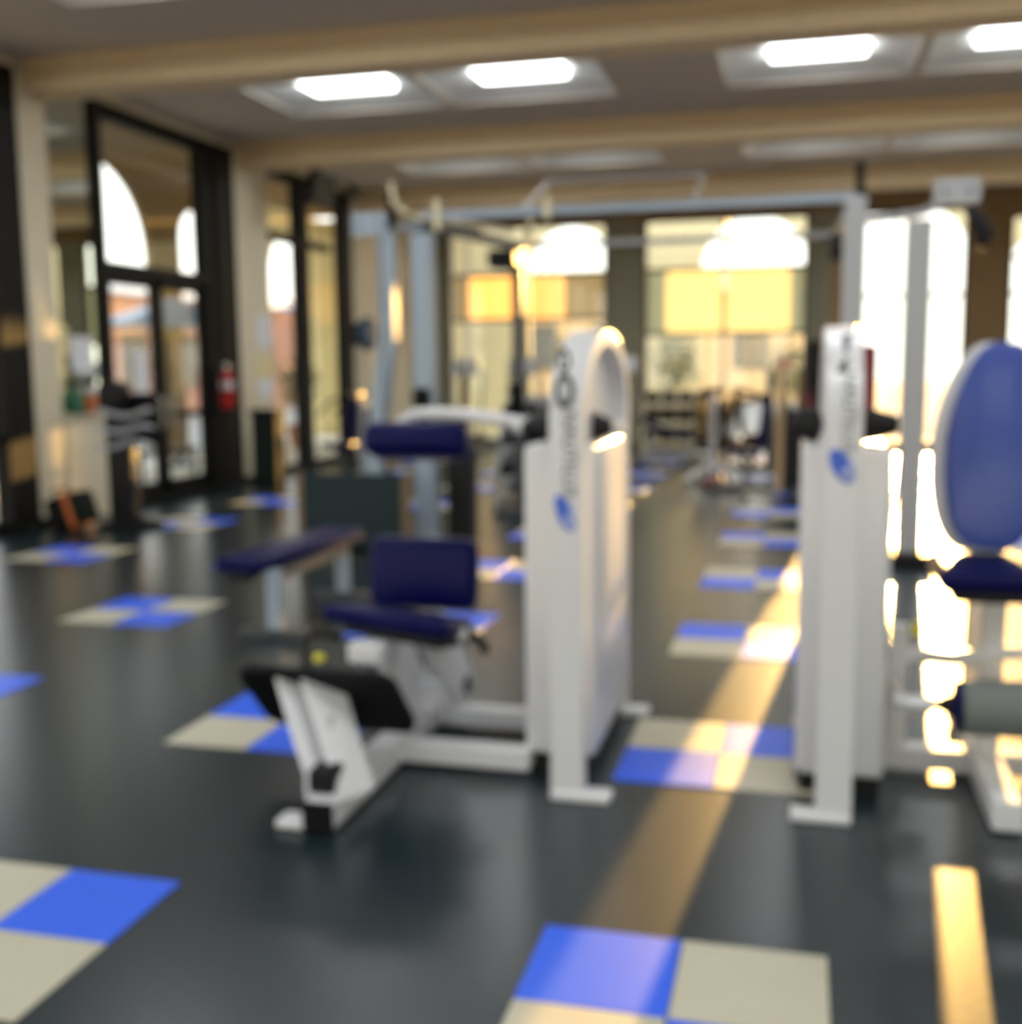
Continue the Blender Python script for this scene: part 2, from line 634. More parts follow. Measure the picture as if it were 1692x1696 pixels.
def far_window(n, x0, x1, mull, bars, shade=None, shade_z=None):
    bm = newbm()
    for a, b in ((x0, x0 + 0.07), (x1 - 0.07, x1)):
        box(bm, a, b, YF + 0.03, YF + 0.14, 0, 4.45)
    box(bm, x0, x1, YF + 0.03, YF + 0.14, 4.36, 4.45)
    box(bm, x0, x1, YF + 0.03, YF + 0.14, 0, 0.16)
    w = obj('window_%d' % n, bm, 'bronze_frame', None, kind='structure')
    e = [x0] + list(mull) + [x1]
    for x in mull:
        quick('mullion', 'bronze_frame', w, box, x - 0.03, x + 0.03, YF + 0.04, YF + 0.13, 0.16, 4.36)
    for z in bars:
        quick('transom', 'bronze_frame', w, box, x0 + 0.07, x1 - 0.07, YF + 0.04, YF + 0.13, z - 0.03, z + 0.03)
    zz = [0.12] + list(bars) + [4.40]
    for a, b in zip(e[:-1], e[1:]):
        for za, zb in zip(zz[:-1], zz[1:]):
            quick('pane', 'glass', w, box, a, b, YF + 0.08, YF + 0.086, za, zb)
        if shade:
            quick('window_shade', shade, w, box, a + 0.05, b - 0.05, YF + 0.10, YF + 0.112, shade_z[0], shade_z[1])
    return w


far_window(4, -6.3, -3.02, (-4.66,), (2.55, 3.45), 'shade_peach', (2.58, 3.42))
far_window(5, -2.32, 0.80, (-0.76,), (2.22, 3.45), 'shade_yellow', (2.25, 3.42))
far_window(6, 1.36, 3.62, (2.55,), (2.85,))
far_window(7, 4.30, 5.90, (5.1,), (2.85, 3.5))

# ---------------------------------------------------------------- right and back walls
bm = newbm()
box(bm, XR, XR + 0.3, YB, YF, 0, ZC)
obj('wall_right', bm, 'cream_wall', None, kind='structure')
bm = newbm()
box(bm, XL, XR, YB - 0.3, YB, 0, 0.5)
box(bm, XL, XR, YB - 0.3, YB, 3.0, ZC + 0.3)
for x in (-7, -3.4, 0.2, 3.8, 7.2):
    box(bm, x, x + 0.5, YB - 0.3, YB, 0.5, 3.0)
obj('wall_back', bm, 'cream_wall', None, kind='structure')
for n, x in enumerate((-6.5, -2.9, 0.7, 4.3)):  # unseen windows, added for cool fill light on the front faces
    bm = newbm()
    box(bm, x, x + 3.1, YB - 0.2, YB - 0.1, 0.5, 0.6)
    box(bm, x, x + 3.1, YB - 0.2, YB - 0.1, 2.9, 3.0)
    box(bm, x + 1.5, x + 1.6, YB - 0.2, YB - 0.1, 0.6, 2.9)
    w = obj('window_%d' % (n + 8), bm, 'bronze_frame', None, kind='structure')
    quick('pane', 'glass', w, box, x, x + 3.1, YB - 0.155, YB - 0.15, 0.55, 2.95)

# ================================================================== outside
quick('courtyard_paving', 'asphalt', None, box, -90, 60, -40, 120, -0.5, -0.21)
tag(bpy.data.objects['courtyard_paving'], 'grey asphalt yard outside the glass walls', 'paving')
bm = newbm()
box(bm, -10.78, XL - 0.3, YB, 23.18, -0.2, -0.02)
box(bm, XL - 0.3, XR + 0.3, YF + 0.3, 23.18, -0.2, -0.02)
tag(obj('arcade_walkway', bm, 'concrete'), 'raised concrete walkway under the arcade outside the glass', 'walkway')


def arch_wall(bm, u0, u1, h, arches, put, th):
    """arches: (centre, radius, spring height); put(u, z, t) -> world"""
    def quad(us, zs):
        a = [bm.verts.new(put(u, z, 0)) for u, z in zip(us, zs)]
        b = [bm.verts.new(put(u, z, th)) for u, z in zip(us, zs)]
        bm.faces.new(a)
        bm.faces.new(b[::-1])
        for i in range(len(a)):
            j = (i + 1) % len(a)
            bm.faces.new((a[i], b[i], b[j], a[j]))
    cur = u0
    for c, r, s in arches:
        quad((cur, c - r, c - r, cur), (0, 0, h, h))
        N = 20
        for k in range(N):
            a0, a1 = PI - PI * k / N, PI - PI * (k + 1) / N
            p0 = (c + r * math.cos(a0), s + r * math.sin(a0))
            p1 = (c + r * math.cos(a1), s + r * math.sin(a1))
            quad((p0[0], p1[0], p1[0], p0[0]), (p0[1], p1[1], h, h))
        cur = c + r
    quad((cur, u1, u1, cur), (0, 0, h, h))


bm = newbm()
arch_wall(bm, -11.3, 14.0, 5.4, [(-8.4, 1.0, 3.85), (-4.55, 1.0, 4.05), (-0.35, 1.18, 3.95), (2.86, 1.32, 3.98), (5.75, 0.9, 3.6), (9.4, 1.1, 3.85)],
          lambda u, z, t: Vector((u, 23.2 + t, z - 0.2)), 0.2)
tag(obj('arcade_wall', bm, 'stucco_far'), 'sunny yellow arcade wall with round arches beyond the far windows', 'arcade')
LEFT_PUT = lambda u, z, t: Vector((-10.8 - t, u, z - 0.2))
bm = newbm()
arch_wall(bm, YB, 18.6, 5.4, [(-3.0, 1.4, 3.6), (1.5, 1.4, 3.6), (5.7, 1.4, 3.6), (9.8, 1.4, 3.6), (13.95, 1.58, 3.8), (17.15, 0.58, 4.3)], LEFT_PUT, 0.12)
tag(obj('arcade_wall', bm, 'stucco_shaded'), 'shaded brown arcade wall with arches outside the glass doors', 'arcade')
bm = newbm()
arch_wall(bm, 18.6, 23.2, 5.4, [(21.3, 1.0, 3.9)], LEFT_PUT, 0.12)  # segment split off, sun glow on the wall put into its yellow
tag(obj('arcade_wall', bm, 'stucco_far'), 'sun glow yellow arcade wall with one arch beyond the left glass near the far corner', 'arcade')
# distant buildings
t = thing('brick_building', 'low brick and pink building beyond the arches of the doors', 'building', (-24, 34, -0.2))
quick('wall', 'pink_stucco', t, box, -30, -24, 18, 32.5, -0.2, 4.6)
quick('wall', 'brick', t, box, -30, -23.6, 32.5, 50, -0.2, 4.4)
quick('cornice', 'light_blue', t, box, -30.1, -23.4, 32.5, 50, 4.4, 4.75)
for k in range(4):
    f = quick('window', 'bronze_frame', t, box, -23.62, -23.55, 34 + k * 3.6, 35.6 + k * 3.6, 0.9, 3.0)
    quick('pane', 'glass', f, box, -23.56, -23.53, 34.15 + k * 3.6, 35.45 + k * 3.6, 1.05, 2.85)
t = thing('peach_building', 'peach stucco building seen through the far windows', 'building', (-14, 52, -0.21))
quick('wall', 'peach_stucco', t, box, -40, 2.0, 52, 60, -0.21, 4.6)
quick('roof', 'terracotta', t, box, -40.5, 2.4, 51.5, 60, 4.6, 5.1)
for k in range(5):
    f = quick('window', 'bronze_frame', t, box, -16 + k * 3.4, -14.4 + k * 3.4, 51.92, 52.0, 1.4, 3.6)
    quick('pane', 'glass', f, box, -15.85 + k * 3.4, -14.55 + k * 3.4, 51.88, 51.93, 1.55, 3.45)


def shrub(x, y, h, r, label):
    t = thing('potted_shrub', label, 'plant', (x, y, -0.02), 'potted shrubs on the arcade walkway')
    bm = newbm()
    lathe(bm, (x, y, -0.02), [(0.20, 0), (0.27, 0.42), (0.30, 0.42), (0.30, 0.48), (0.25, 0.48), (0.25, 0.44)], n=18)
    obj('pot', bm, 'terracotta', t, smooth=True)
    quick('stem', 'bark', t, tube, [(x, y, 0.4), (x + 0.02, y, h * 0.6), (x, y + 0.01, h * 0.85)], [0.03, 0.025, 0.01], 8)
    bm = newbm()
    for k in range(420):
        a, b = random.uniform(0, 2 * PI), math.acos(random.uniform(-1, 1))
        rr = r * random.uniform(0.4, 1.0)
        p = Vector((x + rr * math.sin(b) * math.cos(a), y + rr * math.sin(b) * math.sin(a), h - r * 0.9 + rr * 1.3 * math.cos(b)))
        d = Vector((random.uniform(-1, 1), random.uniform(-1, 1), random.uniform(-0.6, 1))).normalized()
        s = d.cross(Vector((random.uniform(-1, 1), random.uniform(-1, 1), random.uniform(-1, 1)))).normalized()
        L = random.uniform(0.09, 0.16)
        bm.faces.new([bm.verts.new(v) for v in (p, p + d * L * 0.5 + s * L * 0.25, p + d * L, p + d * L * 0.5 - s * L * 0.25)])
    obj('foliage', bm, 'leaf', t, kind='stuff')


shrub(-4.2, 21.4, 2.1, 0.5, 'potted shrub behind the far window pane nearest the left wall')
shrub(-1.9, 21.2, 2.2, 0.55, 'potted shrub behind the yellow shaded window beside the grey pilaster')
shrub(0.4, 21.6, 1.9, 0.5, 'potted shrub behind the yellow shaded window, right of the centre mullion')
shrub(-9.4, 18.6, 1.7, 0.45, 'potted shrub on the arcade walkway outside the doors')

# patio umbrella and bench outside the doors
t = thing('patio_umbrella', 'blue patio umbrella on a dark pole outside the glass door', 'umbrella', (-9.6, 14.2, -0.02))
quick('pole', 'dark_steel', t, cyl, (-9.6, 14.2, 0.0), (-9.6, 14.2, 2.75), 0.03)
quick('base', 'dark_steel', t, lathe, (-9.6, 14.2, -0.02), [(0.28, 0), (0.28, 0.06), (0.06, 0.1), (0.05, 0.3)], smooth=True)
quick('canopy', 'light_blue', t, lathe, (-9.6, 14.2, 2.4), [(1.25, -0.05), (1.25, 0.0), (0.6, 0.24), (0.05, 0.42), (0.02, 0.42)], n=8)
t = thing('slatted_bench', 'dark blue slatted bench on the walkway outside the door', 'bench', (-8.5, 11.7, -0.02))
for k in range(5):
    quick('seat_slat', 'light_blue' if k == 0 else 'dark_teal', t, box, -8.75 + k * 0.1, -8.67 + k * 0.1, 10.9, 12.5, 0.42, 0.45)
for k in range(4):
    quick('back_slat', 'tube_blue_grey', t, box, -8.82, -8.79, 10.9, 12.5, 0.56 + k * 0.11, 0.64 + k * 0.11)
for yy in (11.0, 12.4):
    bm = newbm()
    bar(bm, (-8.8, yy, 0), (-8.8, yy, 0.98), 0.05, 0.05)
    bar(bm, (-8.3, yy, 0), (-8.3, yy, 0.42), 0.05, 0.05)
    bar(bm, (-8.8, yy, 0.39), (-8.28, yy, 0.39), 0.05, 0.05)
    obj('leg_frame', bm, 'dark_steel', t)

# ================================================================== weight machines in front


def hoop_path(ya, yb, zs, ht):
    p = [(ya, 0.02), (ya, zs * 0.5), (ya, zs)]
    cy, a = (ya + yb) / 2, (yb - ya) / 2
    for k in range(1, 24):
        th = PI - PI * k / 24
        p.append((cy + a * math.cos(th), zs + ht * math.sin(th)))
    p += [(yb, zs), (yb, zs * 0.5), (yb, 0.02)]
    return p


def logo(parent, x, y, z, sx, sz, tilt, name='logo'):
    """tilted blue shell emblem on a face that looks towards -y"""
    M = Matrix.Translation((x, y, z)) @ Matrix.Rotation(tilt, 4, 'Y') @ Matrix.Rotation(PI / 2, 4, 'X')
    bm = newbm()
    prism(bm, [(sx * math.cos(2 * PI * k / 28), sz * math.sin(2 * PI * k / 28)) for k in range(28)], 0.0012, M)
    lg = obj(name, bm, 'logo_blue', parent)
    bm = newbm()
    for k in range(5):
        a0 = -1.2 + k * 0.42
        pts = []
        for s in range(9):
            f = s / 8
            ang = a0 + f * 0.9
            rr = 0.2 + 0.72 * f
            pts.append(M @ Vector((sx * rr * math.cos(ang - 1.2), sz * (rr * math.sin(ang - 1.2)) * 0.95 - sz * 0.05, 0.0016)))
        tube(bm, pts, 0.0035, 6)
    obj('shell_rib', bm, 'logo_pale', lg)
    return lg


def tower(t, x0, x1, sx0, sx1, foot, ya=0.95, yb=2.10):
    """hooped weight tower: the hoop strap from x0 to x1, the stack shroud from sx0 to sx1"""
    bm = newbm()
    ribbon(bm, hoop_path(ya, yb, 1.44, 0.335), 0.06, x0, x1)
    hp = obj('hoop', bm, 'white_steel', t, smooth=True, bevel=0.006)
    bm = newbm()
    f0, f1 = foot
    rbox(bm, Vector(((f0 + f1) / 2, ya + 0.035, 0.017)), (f1 - f0, 0.10, 0.034), 0.012, 2)
    obj('foot', bm, 'white_steel', t, smooth=True)
    bm = newbm()
    rbox(bm, Vector(((f0 + f1) / 2, yb - 0.03, 0.017)), (f1 - f0, 0.10, 0.034), 0.012, 2)
    obj('foot', bm, 'white_steel', t, smooth=True)
    bm = newbm()
    rbox(bm, Vector(((sx0 + sx1) / 2, (ya + 0.28 + yb - 0.07) / 2, 0.70)), (sx1 - sx0, yb - 0.07 - ya - 0.28, 1.26), 0.03, 3)
    sh = obj('weight_shroud', bm, 'white_steel', t, smooth=True)
    bm = newbm()
    box(bm, sx0 + 0.02, sx1 - 0.02, ya + 0.30, yb - 0.1, 0.0, 0.08)
    obj('shroud_base', bm, 'black_plastic', t)
    # inner web of the hoop above the shroud
    xm = (x0 + x1) / 2 - 0.015
    bm = newbm()
    cy, a = (ya + yb) / 2, (yb - ya) / 2 - 0.05
    out = [(cy - a, 1.34)] + [(cy + a * math.cos(PI - PI * k / 20), 1.44 + 0.28 * math.sin(PI - PI * k / 20)) for k in range(21)] + [(cy + a, 1.34)]
    M = Matrix(((0, 0, 1, xm), (1, 0, 0, 0), (0, 1, 0, 0), (0, 0, 0, 1)))
    prism(bm, out, 0.02, M)
    obj('web_plate', bm, 'white_steel', t)
    return hp


# ---- the back extension machine
M1 = thing('back_extension_machine', 'white weight machine with navy seat, black foot plate and hooped tower', 'weight machine', (-0.75, 1.3, 0))
hp = tower(M1, -0.195, -0.066, -0.362, -0.072, (-0.195, 0.035))
yf = 0.9495
bm = newbm()
for cz, r0, r1 in ((1.655, 0.018, 0.034), (1.545, 0.030, 0.052)):
    n = 24
    va = [bm.verts.new((-0.135 + r1 * 0.72 * math.cos(2 * PI * k / n), yf - 0.001, cz + r1 * 1.25 * math.sin(2 * PI * k / n))) for k in range(n)]
    vb = [bm.verts.new((-0.135 + r0 * 0.6 * math.cos(2 * PI * k / n), yf - 0.001, cz + r0 * 1.25 * math.sin(2 * PI * k / n))) for k in range(n)]
    for k in range(n):
        j = (k + 1) % n
        bm.faces.new((va[k], va[j], vb[j], vb[k]))
obj('emblem', bm, 'ink', hp)
Rv = Matrix(((0, -1, 0, 0), (0, 0, -1, 0), (1, 0, 0, 0), (0, 0, 0, 1)))       # text running up the pillar, facing -y
text_part('lettering', 'NAUTILUS', 0.068, Matrix.Translation((-0.118, yf - 0.001, 1.315)) @ Matrix.Rotation(PI, 4, 'Y') @ Rv, 'ink', hp)
logo(hp, -0.135, yf, 1.10, 0.030, 0.072, math.radians(-22))
for sgn, xa, xb in ((-1, -0.30, -0.425), (1, -0.16, -0.045)):
    bm = newbm()
    lathe(bm, (0, 1.50, 1.385), [(0.02, xa - sgn * 0.02), (0.072, xa), (0.066, xa + sgn * 0.03), (0.028, xb), (0.01, xb + sgn * 0.003)][:: 1 if sgn > 0 else -1], axis='X', n=20)
    obj('pivot_housing', bm, 'black_plastic', M1, smooth=True)
quick('pivot_shaft', 'white_steel', M1, cyl, (-0.46, 1.5, 1.385), (0.0, 1.5, 1.385), 0.027)
bm = newbm()
tube(bm, [(-0.40, 1.50, 1.395), (-0.52, 1.51, 1.415), (-0.68, 1.56, 1.43), (-0.82, 1.63, 1.435), (-0.95, 1.68, 1.43), (-1.02, 1.69, 1.40), (-1.03, 1.69, 1.33)], 0.027, 12)
obj('press_arm', bm, 'white_steel', M1, smooth=True)
pad = newbm()
rbox(pad, Vector((-0.915, 1.58, 1.315)), (0.47, 0.20, 0.15), 0.06, 5, Matrix.Rotation(math.radians(-18), 4, 'X'))
obj('shoulder_pad', pad, 'navy_vinyl', M1, smooth=True)
# frame on the floor
bm = newbm()
box(bm, -0.98, -0.868, 0.46, 1.84, 0.012, 0.118)
obj('main_beam', bm, 'white_steel', M1, bevel=0.01)
quick('end_cap', 'black_rubber', M1, rbox, Vector((-0.924, 0.450, 0.062)), (0.114, 0.03, 0.106), 0.008, 2)
quick('foot', 'white_steel', M1, rbox, Vector((-1.03, 0.50, 0.02)), (0.13, 0.10, 0.036), 0.015, 3, smooth=True)
quick('cross_beam', 'white_steel', M1, box, -0.87, -0.33, 1.16, 1.26, 0.02, 0.10, bevel=0.008)
quick('cross_beam', 'white_steel', M1, box, -0.87, -0.33, 1.66, 1.76, 0.02, 0.10, bevel=0.008)
# slanting seat post with its open white end towards the viewer
bm = newbm()
bar(bm, (-0.925, 1.52, 0.08), (-0.925, 0.955, 0.525), 0.085, 0.085)
obj('seat_post', bm, 'white_steel', M1, bevel=0.008)
quick('post_end', 'white_steel', M1, rbox, Vector((-0.925, 0.955, 0.535)), (0.13, 0.10, 0.075), 0.01, 2)
# foot plate with brackets
T = Matrix.Translation((-1.075, 0.90, 0.335)) @ Matrix.Rotation(math.radians(-46), 4, 'X')
bm = newbm()
prism(bm, rounded(0.64, 0.42, 0.07), 0.03, T)
obj('foot_plate', bm, 'black_rubber', M1)
for sx in (0.0, 0.105):
    bm = newbm()
    a = [Vector((-0.975 + sx, 0.52, 0.10)), Vector((-0.915 + sx, 0.66, 0.10)), Vector((-1.10 + sx, 0.86, 0.40)), Vector((-1.235 + sx, 0.775, 0.46)), Vector((-1.10 + sx, 0.64, 0.26))]
    b = [v + Vector((0.014, 0.004, 0)) for v in a]
    va = [bm.verts.new(v) for v in a]
    vb = [bm.verts.new(v) for v in b]
    bm.faces.new(va)
    bm.faces.new(vb[::-1])
    for k in range(5):
        bm.faces.new((va[k], va[(k + 1) % 5], vb[(k + 1) % 5], vb[k]))
    obj('bracket', bm, 'white_steel', M1)
quick('bracket_web', 'grey_steel', M1, bar, (-0.93, 0.62, 0.14), (-1.12, 0.80, 0.42), 0.09, 0.02)
quick('bracket_loop', 'white_steel', M1, tube, [(-1.28, 0.98, 0.20), (-1.16, 0.86, 0.19), (-1.07, 0.72, 0.17), (-1.03, 0.60, 0.13), (-1.0, 0.54, 0.10)], 0.012, 8, smooth=True)
quick('bracket_block', 'black_plastic', M1, rbox, Vector((-0.945, 0.58, 0.16)), (0.10, 0.12, 0.09), 0.015, 2)
bm = newbm()
for xx in (-1.02, -0.96):
    cyl(bm, (xx, 0.60, 0.14), (xx - 0.03, 0.74, 0.34), 0.012, n=10)
obj('bracket_rod', bm, 'grey_steel', M1, smooth=True)
# seat, side plates, levers
bm = newbm()
rbox(bm, Vector((-0.895, 1.24, 0.60)), (0.54, 0.42, 0.075), 0.034, 4, Matrix.Rotation(math.radians(6), 4, 'Y') @ Matrix.Rotation(math.radians(-11), 4, 'X'))
obj('seat', bm, 'navy_vinyl', M1, smooth=True)
bm = newbm()
rbox(bm, Vector((-0.86, 1.24, 0.545)), (0.44, 0.38, 0.05), 0.02, 2, Matrix.Rotation(math.radians(7), 4, 'Y') @ Matrix.Rotation(math.radians(-11), 4, 'X'))
obj('seat_pan', bm, 'black_plastic', M1, smooth=True)
for xx in (-1.02, -0.78):
    bm = newbm()
    M = Matrix(((0, 0, 1, xx), (1, 0, 0, 0), (0, 1, 0, 0), (0, 0, 0, 1)))
    prism(bm, [(1.12, 0.53), (1.58, 0.53), (1.86, 0.20), (1.78, 0.13), (1.62, 0.15), (1.30, 0.40)], 0.02, M)
    obj('side_plate', bm, 'white_steel', M1)
quick('pivot_cap', 'black_plastic', M1, cyl, (-0.75, 1.74, 0.19), (-0.80, 1.74, 0.19), 0.045)
quick('rear_block', 'white_steel', M1, rbox, Vector((-0.90, 1.76, 0.13)), (0.22, 0.22, 0.18), 0.03, 3, smooth=True)
lev = quick('lever', 'black_plastic', M1, tube, [(-0.70, 1.30, 0.56), (-0.62, 1.30, 0.545), (-0.56, 1.31, 0.50), (-0.54, 1.31, 0.46)], 0.022, 10, smooth=True)
quick('lever_knob', 'white_steel', lev, lathe, (-0.645, 1.27, 0.545), [(0.005, -0.035), (0.03, -0.02), (0.036, 0), (0.03, 0.02), (0.005, 0.035)], axis='Y', n=16, smooth=True)
lev = quick('lever', 'black_plastic', M1, tube, [(-1.10, 1.12, 0.54), (-1.20, 1.10, 0.56), (-1.25, 1.09, 0.53), (-1.24, 1.06, 0.44), (-1.20, 1.02, 0.40)], 0.018, 10, smooth=True)
quick('lever_knob', 'yellow', lev, lathe, (-1.14, 0.98, 0.49), [(0.004, -0.02), (0.02, -0.012), (0.024, 0), (0.02, 0.012), (0.004, 0.02)], n=14, smooth=True)
# back rest
bm = newbm()
rbox(bm, Vector((-0.925, 1.66, 0.72)), (0.50, 0.12, 0.32), 0.05, 5, Matrix.Rotation(math.radians(-6), 4, 'X'))
obj('back_pad', bm, 'navy_vinyl', M1, smooth=True)
bm = newbm()
bar(bm, (-0.925, 1.80, 0.15), (-0.925, 1.78, 0.86), 0.07, 0.07)
bar(bm, (-0.925, 1.78, 0.72), (-0.925, 1.70, 0.72), 0.07, 0.07)
obj('back_post', bm, 'white_steel', M1)

# ---- the leg machine at the right
M2 = thing('leg_machine', 'white leg machine with tall haze lightened blue back pad and grey foam roller', 'weight machine', (1.1, 1.4, 0))
hp = tower(M2, 0.775, 0.902, 0.70, 1.03, (0.69, 0.902))
text_part('lettering', 'NAUTILUS', 0.06, Matrix.Translation((0.853, yf - 0.001, 1.47)) @ Matrix.Rotation(PI, 4, 'Y') @ Rv, 'ink_grey', hp)
bm = newbm()
prism(bm, [(-0.014, 0.03), (0.016, 0.034), (0.006, -0.03), (-0.006, -0.03)], 0.0012, Matrix.Translation((0.838, yf, 1.70)) @ Matrix.Rotation(PI / 2, 4, 'X'))
prism(bm, [(-0.022, -0.02), (0.006, 0.03), (0.016, 0.024), (0.012, -0.024)], 0.0012, Matrix.Translation((0.830, yf, 1.625)) @ Matrix.Rotation(PI / 2, 4, 'X'))
obj('emblem', bm, 'ink', hp)
logo(hp, 0.835, yf, 1.285, 0.034, 0.066, math.radians(-30))
for sgn, xa, xb in ((-1, 0.76, 0.66), (1, 0.92, 1.055)):
    bm = newbm()
    lathe(bm, (0, 1.48, 1.40), [(0.02, xa - sgn * 0.02), (0.07, xa), (0.066, xa + sgn * 0.04), (0.036, xb), (0.01, xb + sgn * 0.003)][:: 1 if sgn > 0 else -1], axis='X', n=20)
    obj('pivot_housing', bm, 'black_plastic', M2, smooth=True)
quick('stack_pad', 'maroon', M2, rbox, Vector((0.925, 1.32, 1.58)), (0.07, 0.10, 0.24), 0.02, 3, smooth=True)
quick('base_cap', 'navy_vinyl', M2, rbox, Vector((0.745, 1.30, 0.09)), (0.09, 0.08, 0.10), 0.015, 2)
# frame
bm = newbm()
box(bm, 0.95, 2.0, 1.52, 1.62, 0.02, 0.11)
obj('cross_beam', bm, 'white_steel', M2, bevel=0.01)
bm = newbm()
box(bm, 1.37, 1.48, 0.98, 2.3, 0.012, 0.12)
obj('main_beam', bm, 'white_steel', M2, bevel=0.01)
quick('post', 'white_steel', M2, box, 1.06, 1.13, 1.54, 1.61, 0.10, 0.60, bevel=0.006)
for zz, xb in ((0.475, 1.21), (0.277, 1.23)):
    quick('stub_arm', 'white_steel', M2, cyl, (1.06, 1.575, zz), (xb, 1.575, zz), 0.034, smooth=True)
quick('yellow_tag', 'yellow', M2, rbox, Vector((1.155, 1.50, 0.60)), (0.035, 0.03, 0.055), 0.008, 2)
bm = newbm()
tube(bm, [(1.15, 1.58, 0.475), (1.30, 1.50, 0.49), (1.45, 1.42, 0.54), (1.7, 1.42, 0.56)], 0.03, 10)
obj('roller_arm', bm, 'white_steel', M2, smooth=True)
bm = newbm()
lathe(bm, (1.27, 1.15, 0.405), [(0.085, 0), (0.102, 0.015), (0.102, 0.50), (0.085, 0.515)], axis='X', n=28)
rl = obj('foam_roller', bm, 'foam_grey', M2, smooth=True)
quick('roller_cap', 'navy_vinyl', rl, lathe, (1.245, 1.15, 0.405), [(0.03, 0), (0.095, 0.012), (0.098, 0.03)], axis='X', n=28, smooth=True)
quick('roller_hub', 'black_plastic', rl, lathe, (1.17, 1.15, 0.405), [(0.02, 0), (0.022, 0.03), (0.045, 0.085)], axis='X', n=18, smooth=True)
quick('roller_axle', 'white_steel', rl, tube, [(1.19, 1.15, 0.405), (1.10, 1.15, 0.405), (1.075, 1.20, 0.385), (1.075, 1.54, 0.385)], 0.022, 10, smooth=True)
# tall back pad: tapering rounded outline
bm = newbm()
out = []
for k in range(40):
    a = 2 * PI * k / 40
    zz = math.sin(a)
    xx = math.cos(a)
    wz = 0.185 - 0.055 * max(0, zz) - 0.02 * max(0, -zz)
    px_ = math.copysign(abs(xx) ** 0.62, xx) * wz
    pz_ = math.copysign(abs(zz) ** 0.72, zz) * 0.40
    out.append((px_, pz_))


def cushion(bm, out, depth, edge, M):
    layers = [(0.0, 1 - edge * 1.4), (0.35, 1.0), (0.75, 1.0), (1.0, 1 - edge)]
    rings = [[bm.verts.new(M @ Vector((x * s, y * s, depth * d))) for x, y in out] for d, s in layers]
    n = len(out)
    for a, b in zip(rings[:-1], rings[1:]):
        for i in range(n):
            j = (i + 1) % n
            bm.faces.new((a[i], a[j], b[j], b[i]))
    bm.faces.new(rings[0][::-1])
    bm.faces.new(rings[-1])


PB = Matrix.Translation((1.425, 1.62, 1.305)) @ Matrix.Rotation(math.radians(4), 4, 'Y') @ Matrix.Rotation(PI / 2 - math.radians(10), 4, 'X')
cushion(bm, out, 0.09, 0.16, PB)
obj('back_pad', bm, 'navy_vinyl_hazed', M2, smooth=True)
bm = newbm()
prism(bm, [(x * 1.16 - 0.02, y * 1.03) for x, y in out], 0.03, PB @ Matrix.Translation((0, 0, -0.03)))
obj('back_shell', bm, 'white_steel', M2, bevel=0.008)
bm = newbm()
rbox(bm, Vector((1.435, 1.36, 0.86)), (0.50, 0.46, 0.085), 0.04, 4)
obj('seat', bm, 'navy_vinyl', M2, smooth=True)
quick('seat_pan', 'black_plastic', M2, rbox, Vector((1.45, 1.38, 0.80)), (0.42, 0.40, 0.05), 0.015, 2)
bm = newbm()
bar(bm, (1.425, 1.50, 0.10), (1.425, 1.45, 0.74), 0.08, 0.08)
bar(bm, (1.425, 1.95, 0.10), (1.425, 1.78, 1.25), 0.08, 0.08)
bar(bm, (1.425, 1.80, 1.1), (1.425, 1.66, 1.15), 0.07, 0.07)
obj('seat_post', bm, 'white_steel', M2, bevel=0.006)

# ================================================================== cable crossover behind
CC = thing('cable_crossover', 'tall blue grey cable crossover frame with paired top bars', 'cable machine', (-0.7, 7.5, 0))


def upright(name, pts, w, m='tube_blue_grey'):
    bm = newbm()
    for a, b in zip(pts[:-1], pts[1:]):
        bar(bm, a, b, w, w)
    return obj(name, bm, m, CC, bevel=0.006)


upright('upright', [(-2.87, 6.5, 2.80), (-2.87, 6.5, 1.9), (-3.02, 6.5, 0.9), (-3.05, 6.5, 0.04)], 0.14)
upright('upright', [(-2.57, 6.6, 2.80), (-2.57, 6.6, 0.04)], 0.17)
upright('upright', [(-2.30, 9.0, 2.92), (-2.30, 9.0, 0.04)], 0.12, 'dark_steel')
upright('upright', [(1.09, 6.6, 2.95), (1.09, 6.6, 0.04)], 0.17, 'grey_steel')
upright('pulley_column', [(1.02, 9.0, 2.92), (1.02, 9.0, 1.55)], 0.12, 'bronze')  # rear right upright, cut short so the sun strip reaches the floor
upright('upright', [(1.58, 6.6, 2.75), (1.58, 6.6, 0.04)], 0.19, 'grey_steel')
upright('top_bar', [(-2.6, 6.6, 2.95), (1.09, 6.6, 2.95)], 0.07)
upright('top_bar', [(-2.30, 9.0, 2.92), (1.02, 9.0, 2.92)], 0.06, 'grey_steel')
upright('upper_bar', [(-1.65, 7.6, 3.35), (-0.2, 7.6, 3.35)], 0.025, 'grey_steel')
for x in (-1.65, -0.2):
    upright('hanger', [(x, 7.6, 3.35), (x, 6.62, 2.98)], 0.022, 'grey_steel')
upright('side_bar', [(-2.57, 6.6, 2.88), (-2.30, 9.0, 2.92)], 0.09, 'dark_steel')
upright('side_bar', [(1.09, 6.6, 2.90), (1.02, 9.0, 2.92)], 0.09, 'dark_steel')
upright('link_bar', [(1.09, 6.6, 2.76), (1.58, 6.6, 2.80), (1.72, 6.6, 2.86)], 0.06, 'grey_steel')
upright('link_bar', [(-3.05, 6.5, 2.86), (-2.57, 6.6, 2.86)], 0.06)
